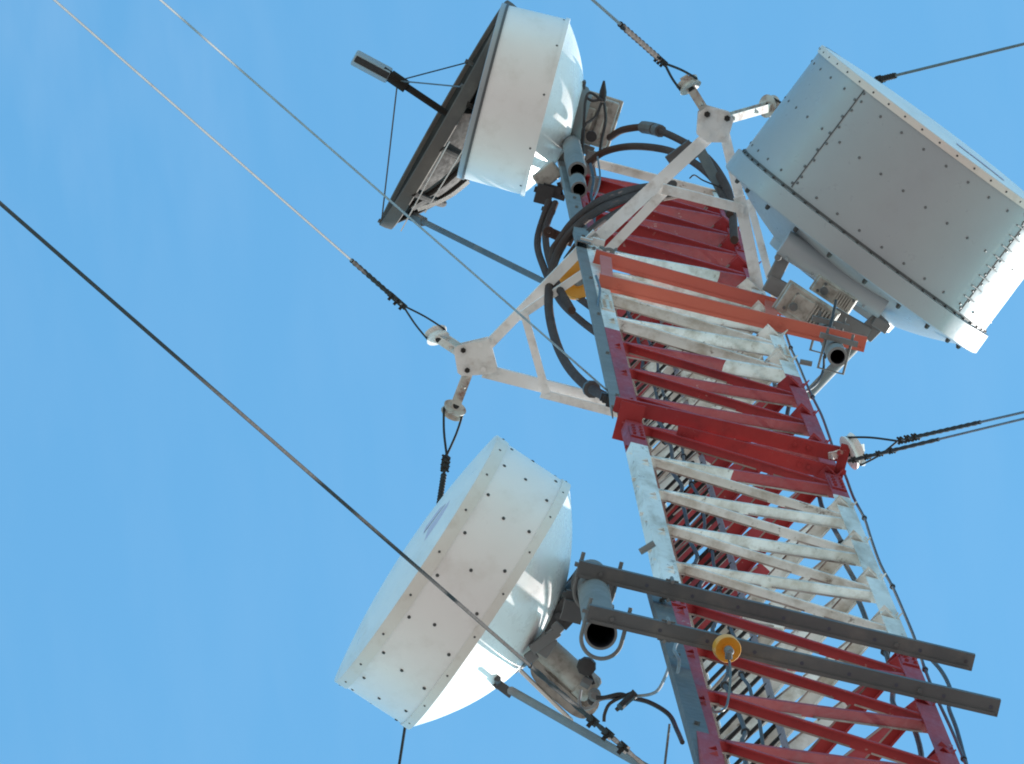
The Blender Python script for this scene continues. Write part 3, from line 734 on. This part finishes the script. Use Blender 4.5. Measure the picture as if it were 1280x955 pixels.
for pts in ([(753, 126), (738, 116), (732, 125), (730, 150), (728, 195)], [(755, 128), (757, 150), (752, 175), (749, 196)], [(752, 128), (744, 146), (730, 158), (727, 180)], [(733, 122), (741, 126), (751, 124)]):
    mb.tube(smooth_path([P(x, y, 38.15) for x, y in pts], 6), .008, 6)
mb.build('lead', M['black'], ru2)
ru3 = thing('radio_unit', 'small pale box with a black clamp under the lower edge of the upper white dish', 'radio unit', P(684, 222, 38.2))
c = P(684, 219, 37.75); e1 = (P(685, 218.2, 37.75) - c).normalized(); e2 = UP.cross(e1)
mb = MB(); mb.box(c, e1 * .07, e2 * .048, UP * .06); mb.build('housing', M['cast'], ru3, bevel=.010, smooth=0)
mb = MB(); mb.box(P(680, 243, 37.7), HD * .045, NF * .05, UP * .05); mb.box(P(690, 236, 37.7), HD * .05, NF * .02, UP * .03); mb.bar(P(668, 236, 37.7), P(706, 248, 37.7), .03, .04); mb.build('clamp', M['black'], ru3, smooth=0)
mb = MB(); mb.bar(P(698, 228, 37.72), P(703, 246, 37.72), .02, .03); mb.build('clamp', M['black'], ru3, smooth=0)
mb = MB(); mb.hexbolt(P(677, 260, 37.6), P(694, 266, 37.6), .012); mb.build('bolt', M['black'], ru3, smooth=0)

# open grid dish behind it, with its feed
Zq = 38.95
e0 = P(478, 280, Zq); e9 = P(636, 4, Zq)
gc = (e0 + e9) / 2; chord = (e9 - e0).normalized(); rq = (e9 - e0).length / 2
axq = UP.cross(chord).normalized()
if axq.dot(P(460, 80, Zq) - gc) < 0: axq = -axq
gd = thing('grid_dish', 'dark open framed parabolic dish seen from its back edge behind the upper white dish', 'dish antenna', gc)
depq = .31
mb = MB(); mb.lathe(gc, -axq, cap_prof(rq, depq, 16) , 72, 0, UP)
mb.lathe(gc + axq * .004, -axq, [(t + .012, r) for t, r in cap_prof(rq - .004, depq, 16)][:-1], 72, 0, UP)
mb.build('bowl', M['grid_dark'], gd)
mb = MB(); mb.lathe(gc, axq, [(-.060, rq - .012), (-.055, rq + .002), (-.02, rq + .010), (.012, rq + .012), (.018, rq + .004), (.012, rq - .006), (-.02, rq - .010), (-.06, rq - .012)], 96, 0, UP); mb.build('rim', M['grid_rim'], gd)
for k, c_ in enumerate((-.55, -.25, .05, .35, .65)):          # ring ribs across the back of the bowl
    mb = MB(); h_ = c_ * rq; pts = []
    for i in range(25):
        u = -1 + 2 * i / 24
        half = math.sqrt(max(rq * rq - h_ * h_, 0)) * u
        q = (half * half + h_ * h_) / (rq * rq)
        pts.append(gc + UP * h_ + chord * half - axq * (depq * (1 - q) + .018))
    mb.tube(pts, .014, 8); mb.build('rib', M['grid_dark'], gd)
for u in (-.62, -.2, .2, .6):
    mb = MB(); h0 = math.sqrt(1 - u * u); pts = []
    for i in range(17):
        v_ = -h0 + 2 * h0 * i / 16; q = u * u + v_ * v_
        pts.append(gc + chord * u * rq + UP * v_ * rq - axq * (depq * (1 - q) + .045))
    mb.tube(pts, .018, 8); mb.build('back_rib', M['grid_dark'], gd)
# feed boom, feed and stays
f0 = gc - axq * depq; fb = P(497, 101, Zq); fe = P(443, 72, Zq)
mb = MB(); mb.tube([gc - axq * .05, fb], .020, 14); mb.tube([fb + (fb - gc).normalized() * -.06, fb + (fb - gc).normalized() * .05], .036, 14); 
mb.tube([fb, fb + (fb - gc).normalized() * .10], .026, 14); mb.build('boom', M['grid_dark'], gd)
fdir = (fe - fb).normalized(); fs_ = UP.cross(fdir); fm = fb.lerp(fe, .60); hlx = (fe - fb).length * .42
mb = MB()
bt = [(-1, -.022), (1, -.022), (1, .022), (-1, .022)]
vs = [fm + fdir * hlx * u * .97 + fs_ * v - UP * .03 for u, v in bt] + [fm + fdir * hlx * u + fs_ * v * 2.3 + UP * .04 for u, v in bt]
mb.add(vs, [(0, 1, 2, 3), (4, 5, 6, 7), (0, 1, 5, 4), (1, 2, 6, 5), (2, 3, 7, 6), (3, 0, 4, 7)])
mb.build('feed_box', M['dish_grey_light'], gd, smooth=0, bevel=.012)
mb = MB(); mb.box(fm - UP * .032, fdir * hlx * .90, fs_ * .018, UP * .006); mb.build('feed_core', M['black'], gd, smooth=0)
for q in (gc - chord * rq * .99, gc + chord * rq * .40 + UP * rq * .85, gc + chord * rq * .30 - UP * rq * .93):
    mb = MB(); mb.tube([fb, q + axq * .01], .0042, 6); mb.tube([q - axq * .02, q + axq * .03], .012, 6); mb.build('stay_wire', M['wire'], gd)
# its mounting pole and side strut
mb = MB(); q = gc - axq * (depq + .14); mb.tube([gc - axq * (depq + .14) - UP * .05, gc - axq * (depq + .14) + UP * .9], .045, 20)
mb.bar(q + UP * .1, gc - axq * depq * .9 + UP * .1, .09, .16)
mb.bar(q + UP * .85, V((P(745, 214, 38.3).x, P(745, 214, 38.3).y, q.z + .85)), .05, .05)
mb.build('mount', M['galv'], gd)
for pa, pb in (((501, 289), (562, 177)), ((531, 266), (586, 176))):
    mb = MB(); mb.bar(P(*pa, Zq - .50), P(*pb, Zq - .50), .006, .02); mb.build('sunlit_edge_bar', M['band_white'], gd, smooth=0)  # thin white bars added to draw sunlit edges on the frame
mb = MB(); pts = smooth_path([P(522, 262, Zq - .34), P(545, 254, Zq - .34), P(566, 243, Zq - .34), P(586, 227, Zq - .34)], 5)
for i in range(len(pts) - 1): mb.bar(pts[i], pts[i + 1], .020, .03)
mb.build('sunlit_edge_strip', M['band_white'], gd, smooth=0)  # white strip added as the sunlit streak low on the bowl
sa, sb = P(513, 269, Zq - .1), P(700, 362, 35.3)
st = thing('strut', 'long dark rod from the tip of the open dish to the white mast joint', 'strut', sa)
mb = MB(); mb.tube([sa.lerp(sb, .05), sb], .0165, 12); mb.build('rod', M['steel_dark'], st)
mb = MB(); mb.bar(sa, sa.lerp(sb, .10), .045, .04); mb.hexbolt(sa.lerp(sb, .05) - UP * .04, sa.lerp(sb, .05) + UP * .04, .014); mb.build('end_fitting', M['steel_dark'], st, smooth=0, bevel=.005)

# ------------------------------------------------------------------ looped feeder cables round the mast top
def cable(pts, r, label, mat='cable', ends=(), n=10, bands=()):
    path = smooth_path([P(*p) for p in pts], n)
    mb = MB(); mb.tube(path, r, 10)
    for f in bands:
        i = int(f * (len(path) - 2)); mb.tube([path[i] - (path[i + 1] - path[i]).normalized() * .045, path[i] + (path[i + 1] - path[i]).normalized() * .045], r * 1.75, 10, 1)
    return tag(mb.build('feeder_loop', [M[mat], M['steel_dark']]), label, 'cable', 'thick cables looped round the mast top')
cable([(762, 172, 38.2), (780, 162, 38.1), (812, 160, 38.0), (850, 175, 37.6), (885, 198, 37.2), (908, 232, 36.8), (916, 262, 36.2)], .0195, 'thick dark cable arching highest over the red mast top with a coupling on it', bands=(.33, .36, .39))
cable([(735, 205, 38.0), (755, 190, 38.0), (790, 183, 37.9), (835, 188, 37.6), (870, 205, 37.2), (898, 232, 36.8), (912, 268, 36.0)], .020, 'thick dark cable arching just under the highest loop behind the top white frame')
cable([(686, 252, 37.5), (672, 300, 37.2), (680, 335, 36.6), (700, 375, 35.6), (725, 400, 34.6), (757, 424, 33.4)], .019, 'thick brown cable dropping from the black clamp and curving right to the post')
cable([(694, 254, 37.5), (682, 290, 37.2), (690, 335, 36.5), (715, 365, 35.6), (750, 392, 34.0)], .0185, 'thick brown cable dropping beside its twin then curving behind the yellow disc')
cable([(830, 238, 36.0), (790, 246, 35.7), (750, 262, 35.2), (715, 290, 34.95), (692, 330, 34.8), (686, 385, 34.3), (700, 440, 33.0), (728, 478, 31.4), (770, 503, 30.0)], .022, 'thickest brown cable making the widest loop down the left side of the mast', bands=(.93,))
cable([(842, 230, 36.1), (795, 236, 35.8), (752, 250, 35.3), (718, 276, 35.05), (700, 300, 34.95), (690, 318, 34.9), (694, 350, 34.7), (715, 388, 34.2)], .020, 'thick brown cable lying over the bundle behind the white frames')
cable([(855, 242, 36.0), (800, 254, 35.7), (760, 272, 35.2), (730, 296, 34.9), (708, 325, 34.85)], .018, 'short brown cable lying under the bundle behind the white frames')
cable([(882, 200, 37.0), (903, 225, 36.7), (914, 255, 36.3), (918, 300, 35.6)], .022, 'short thick brown cable ending inside the right side of the mast top', 'cable')
mb = MB(); mb.bar(P(838, 206, 36.9), P(868, 184, 36.9), .10, .05); mb.bar(P(870, 178, 36.9), P(906, 246, 36.7), .055, .03)
tag(mb.build('cable_clamp', M['steel_dark'], None, smooth=0, bevel=.004), 'brown grey bracket clamping the cable loops below the top white end plate', 'clamp')
mb = MB(); mb.bar(P(682, 288, 36.2), P(716, 303, 36.2), .05, .03); mb.tube([P(686, 290, 36.18), P(686, 290, 36.24)], .03, 14); mb.hexbolt(P(686, 290, 36.14), P(686, 290, 36.18), .010)
tag(mb.build('cable_clamp', M['cable'], None, smooth=0, bevel=.004), 'small dark cable hanger arm with a bright bolt left of the white joint', 'clamp')
mb = MB()
for i in range(8):
    t = i / 7; mb.box(P(758 + 30 * t, 497 + 22 * t, 29.4 - .1 * t), HD * random.uniform(.02, .035), NF * random.uniform(.015, .03), UP * .03)
tag(mb.build('cable_clamp', M['black'], None, smooth=0), 'black cable clamps gathered on the left leg beside the red double beam', 'clamp')

# yellow discs
def disc(px, py, Z, r, tilt, label):
    c = P(px, py, Z); ax_ = (-UP + tilt).normalized()
    t = thing('obstruction_lamp', label, 'lamp', c, 'yellow disc lamps on the mast')
    mb = MB(); mb.lathe(c, ax_, [(0, 0), (0, r * .8), (-.03, r), (.012, r * .99), (.022, r * .93), (.012, r * .7), (.006, r * .4), (.02, r * .32), (.02, 0)], 40)
    mb.build('dome', M['yellow'], t)
    mb = MB(); mb.lathe(c, ax_, [(.018, r * .33), (.06, r * .30), (.07, r * .2), (.07, 0)], 20); mb.build('socket', M['galv'], t)
    return t, c, ax_
disc(721, 350, 35.0, .098, V((.25, -.1, 0)), 'yellow disc half hidden behind the white frame arms at the left mast leg')
t, c, ax_ = disc(909, 811, 22.75, .044, V((.12, .05, 0)), 'yellow disc with a hanging wire in front of the lower grey beam')
mb = MB(); mb.tube(smooth_path([P(911, 820, 22.68), P(913, 845, 22.6), P(910, 875, 22.55), P(905, 887, 22.5), P(894, 890, 22.5), P(889, 884, 22.5)], 6), .0045, 6); mb.tube([P(911, 815, 22.66), P(911, 824, 22.66)], .012, 8); mb.build('lead', M['wire'], t)

# ------------------------------------------------------------------ guy wires
def extend(p, q, z):
    return p + (q - p) * ((z - p.z) / (q.z - p.z))
def guy(label, tip, Zt, far, Zf, r, mat, grip=None, clips=(), loop=None, link=None, link_mat='rust', grip_r=2.0, ground_=True, sheave=.055, cs=1.0, group='guy wires of the mast', wheel=True, long=None):
    """tip, far: photo points with heights; grip: fractions of the tip-far stretch for the thick wrap;
    loop: where the two loop strands part; link: photo point on the frame where the link is pinned"""
    Zf = Zt - (Zt - Zf) / 1.5
    a = P(*tip, Zt); b = P(*far, Zf); d = (b - a).normalized()
    t = thing('guy_wire', label, 'guy wire', a, group)
    s0 = a.lerp(b, loop) if loop else a
    mb = MB(); end = extend(a, b, .1) if ground_ else b
    if long: end = b + (b - a) * long
    mb.tube([s0, b, end], r, 8); mb.build('wire', M[mat], t)
    if grip:
        pts = [a.lerp(b, grip[0] + (grip[1] - grip[0]) * i / 30) for i in range(31)]
        mb = MB(); mb.tube(pts, r * grip_r, 8, radii=[r * grip_r * (1 + .16 * math.sin(i * 2.1)) for i in range(31)]); mb.build('grip', M['wire_dark'], t)
    for c in clips:
        p = a.lerp(b, c); mb = MB(); sd_ = d.orthogonal().normalized()
        mb.box(p, d * .012 * cs, sd_ * .016 * cs, d.cross(sd_) * .014 * cs); mb.tube([p + sd_ * .026 * cs - d * .008, p - sd_ * .026 * cs + d * .012], .006 * cs, 6); mb.hexbolt(p + d.cross(sd_) * .010 * cs, p + d.cross(sd_) * .027 * cs, .008 * cs)
        mb.build('clip', M['wire_dark'], t, smooth=0)
    if loop:
        side = d.cross(UP).normalized(); vrt = (UP * .45 + side * .9).normalized()
        for s in (-1, 1):
            mb = MB(); mb.tube(smooth_path([s0, s0.lerp(a, .5) + vrt * s * sheave * .62, a + vrt * s * sheave], 5), r * .85, 6); mb.build('loop', M['wire_dark'], t)
        if wheel:
            nrm = d.cross(vrt).normalized()
            mb = MB(); mb.lathe(a - nrm * .02, nrm, [(0, .012), (0, sheave * 1.06), (.010, sheave * 1.0), (.020, sheave * .86), (.030, sheave * 1.0), (.040, sheave * 1.06), (.040, .012)], 28); mb.build('sheave', M[link_mat], t)
            mb = MB(); mb.lathe(a - nrm * .034, nrm, [(0, 0), (0, .016), (.068, .016), (.068, 0)], 10); 
            pts = [a + vrt * sheave * math.cos(x) - d * sheave * math.sin(x) for x in [math.pi * i / 12 for i in range(13)]]
            mb.tube(pts, r * .85, 6); mb.build('pin', M['wire_dark'], t)
            if link:
                q = P(*link); dl = (q - a).normalized(); sl = dl.cross(nrm).normalized()
                mb = MB()
                for s in (-1, 1): mb.box(a.lerp(q, .5) + nrm * s * .028, dl * ((q - a).length / 2 + .02), sl * .022, nrm * .004)
                mb.hexbolt(q - nrm * .04, q + nrm * .04, .016)
                m_ = a.lerp(q, .45); mb.hexbolt(m_ - nrm * .045, m_ + nrm * .045, .012)
                mb.build('link_plate', M[link_mat], t, smooth=0)
    return t
guy('pale guy wire running up left from the left end plate, ending in a wrapped grip', (546, 419), ZS, (68, 0), 31.2, .0058, 'wire_pale', (.11, .235), (.095, .11, .125), .095, (578, 440, ZS + .02), 'white_paint')
guy('guy wire dropping behind the lower dish from the left end plate', (567, 513), ZS - .05, (503, 930), 32.2, .007, 'wire_dark', (.20, .29), (.150, .163, .178), .14, (585, 466, ZS + .02))
guy('guy wire rising to the top edge from the rusty link on the top end plate', (861, 106), ZS, (741, 0), 33.2, .0075, 'wire_pale', (.33, .72), (.27, .30, .33), .26, (884, 143, ZS + .02))
guy('guy wire passing behind the big grey dish from a rusty link on the plate', (962, 133), ZS + .5, (1280, 55), 33.9, .0075, 'wire', (.40, .50), (.44,), .05, (909, 148, ZS + .03))
guy('upper of the two guy wires running right from the red double beam', (1066, 564), ZR, (1290, 513), 26.6, .0052, 'wire', (.34, .72), (.28, .32, .36), .26, (1050, 566, ZR), 'white_paint', sheave=.07, grip_r=1.6, cs=.75)
guy('lower of the two guy wires running right from the red double beam', (1062, 576), ZR - .06, (1290, 521), 26.4, .005, 'wire', (.0, .50), (.03, .10, .17, .24), None, None, grip_r=1.6, cs=.62)
guy('thin pale guy wire crossing the tip of the open dish down to the mast', (776, 503), 29.6, (195, -5), 25.6, .0045, 'wire_pale', None, (), None, None)
guy('black guy wire crossing in front of the lower dish with clamps at its lower end', (818, 968), 22.2, (0, 254), 17.6, .0056, 'wire_dark', (.0, .215), (.055, .082, .108), None, None, grip_r=1.35, cs=.95)
# loose thin wires
def loose(pts, r, label, mat='black', group='loose thin wires'):
    mb = MB(); mb.tube(smooth_path([P(*p) for p in pts], 8), r, 7)
    return tag(mb.build('loose_wire', M[mat]), label, 'wire', group)
zl = Zd - .3
loose([(745, 872, zl), (756, 872, zl), (775, 868, zl), (788, 872, zl), (812, 878, zl), (836, 893, zl), (846, 912, zl - .1), (853, 928, zl - .2)], .0085, 'pair of black leads running from the lower radio housing to the grey post')
loose([(726, 862, zl), (724, 878, zl), (728, 886, zl), (740, 884, zl), (752, 874, zl), (786, 871, zl), (818, 866, zl - .1), (832, 845, zl - .2), (840, 820, zl - .4), (846, 803, zl - .5), (843, 796, zl - .5)], .0058, 'pale wire looping from the lower radio housing up to the lower grey beam', 'wire_pale')
loose([(790, 866, zl), (776, 872, zl), (762, 880, zl), (756, 892, zl), (755, 902, zl)], .0062, 'short black lead drooping from the cable knot to the black guy wire')
mb = MB(); mb.tube([P(795, 866, zl - .02), P(770, 888, zl - .02)], .011, 8, radii=[.016, .007]); mb.tube([P(792, 868, zl - .02), P(775, 884, zl - .05)], .014, 8)
tag(mb.build('cable_knot', M['black']), 'black taped knot where the leads of the lower radio meet', 'cable knot')
loose([(837, 905, zl - .2), (834, 930, zl - .2), (830, 965, zl - .25)], .0045, 'thin grey wire hanging down to the bottom edge left of the slanting post', 'wire')
loose([(1030, 445, 33.0), (1029, 462, 33.0), (1022, 478, 32.9), (1010, 488, 32.6), (1003, 489, 32.3)], .006, 'thin black wire drooping from the grey dish pipe to the right leg')
loose([(1045, 376, 33.5), (1040, 400, 33.3), (1034, 425, 33.1), (1031, 447, 33.0)], .008, 'black lead from the paler radio box down past the orange beam')
loose([(848, 800, 23.0), (843, 812, 22.9), (849, 826, 22.8), (846, 845, 22.7)], .006, 'bright bent wire hook hanging below the lower grey beam', 'wire_pale')
loose([(1160, 820, 25.0), (1176, 838, 24.8), (1186, 856, 24.6), (1190, 872, 24.4), (1186, 884, 24.2), (1196, 912, 23.8), (1205, 945, 23.4), (1212, 970, 23.1)], .0075, 'black cable hanging past the right ends of the grey beams')
loose([(903, 235, 36.5), (880, 226, 36.5), (868, 219, 36.4), (862, 223, 36.4)], .004, 'wisp of thin wires sticking out of the mast top', 'wire_dark')
for pts, lb in (([(1000, 452, 30.6), (1015, 455, 30.6)], 'short steel peg sticking out of the right leg below the white band'), ([(800, 690, 25.2), (818, 679, 25.2)], 'short steel peg sticking out left of the mast leg above the grey beams')):
    mb = MB(); mb.tube([P(*p) for p in pts], .012, 8); tag(mb.build('peg', M['galv']), lb, 'peg')
loose([(738, 205, 36.6), (742, 225, 36.4), (739, 245, 36.2), (744, 262, 36.0), (741, 284, 35.6)], .008, 'black lead hanging from the two open pipe ends at the mast top')
loose([(747, 196, 36.8), (750, 220, 36.6), (746, 240, 36.4), (736, 258, 36.0)], .005, 'thin grey lead curling beside the open pipe ends at the mast top', 'wire')
loose([(745, 345, 32.8), (750, 362, 32.6), (747, 385, 32.2), (752, 405, 31.9)], .006, 'thin grey wire running down the white left leg under the orange beams', 'wire')
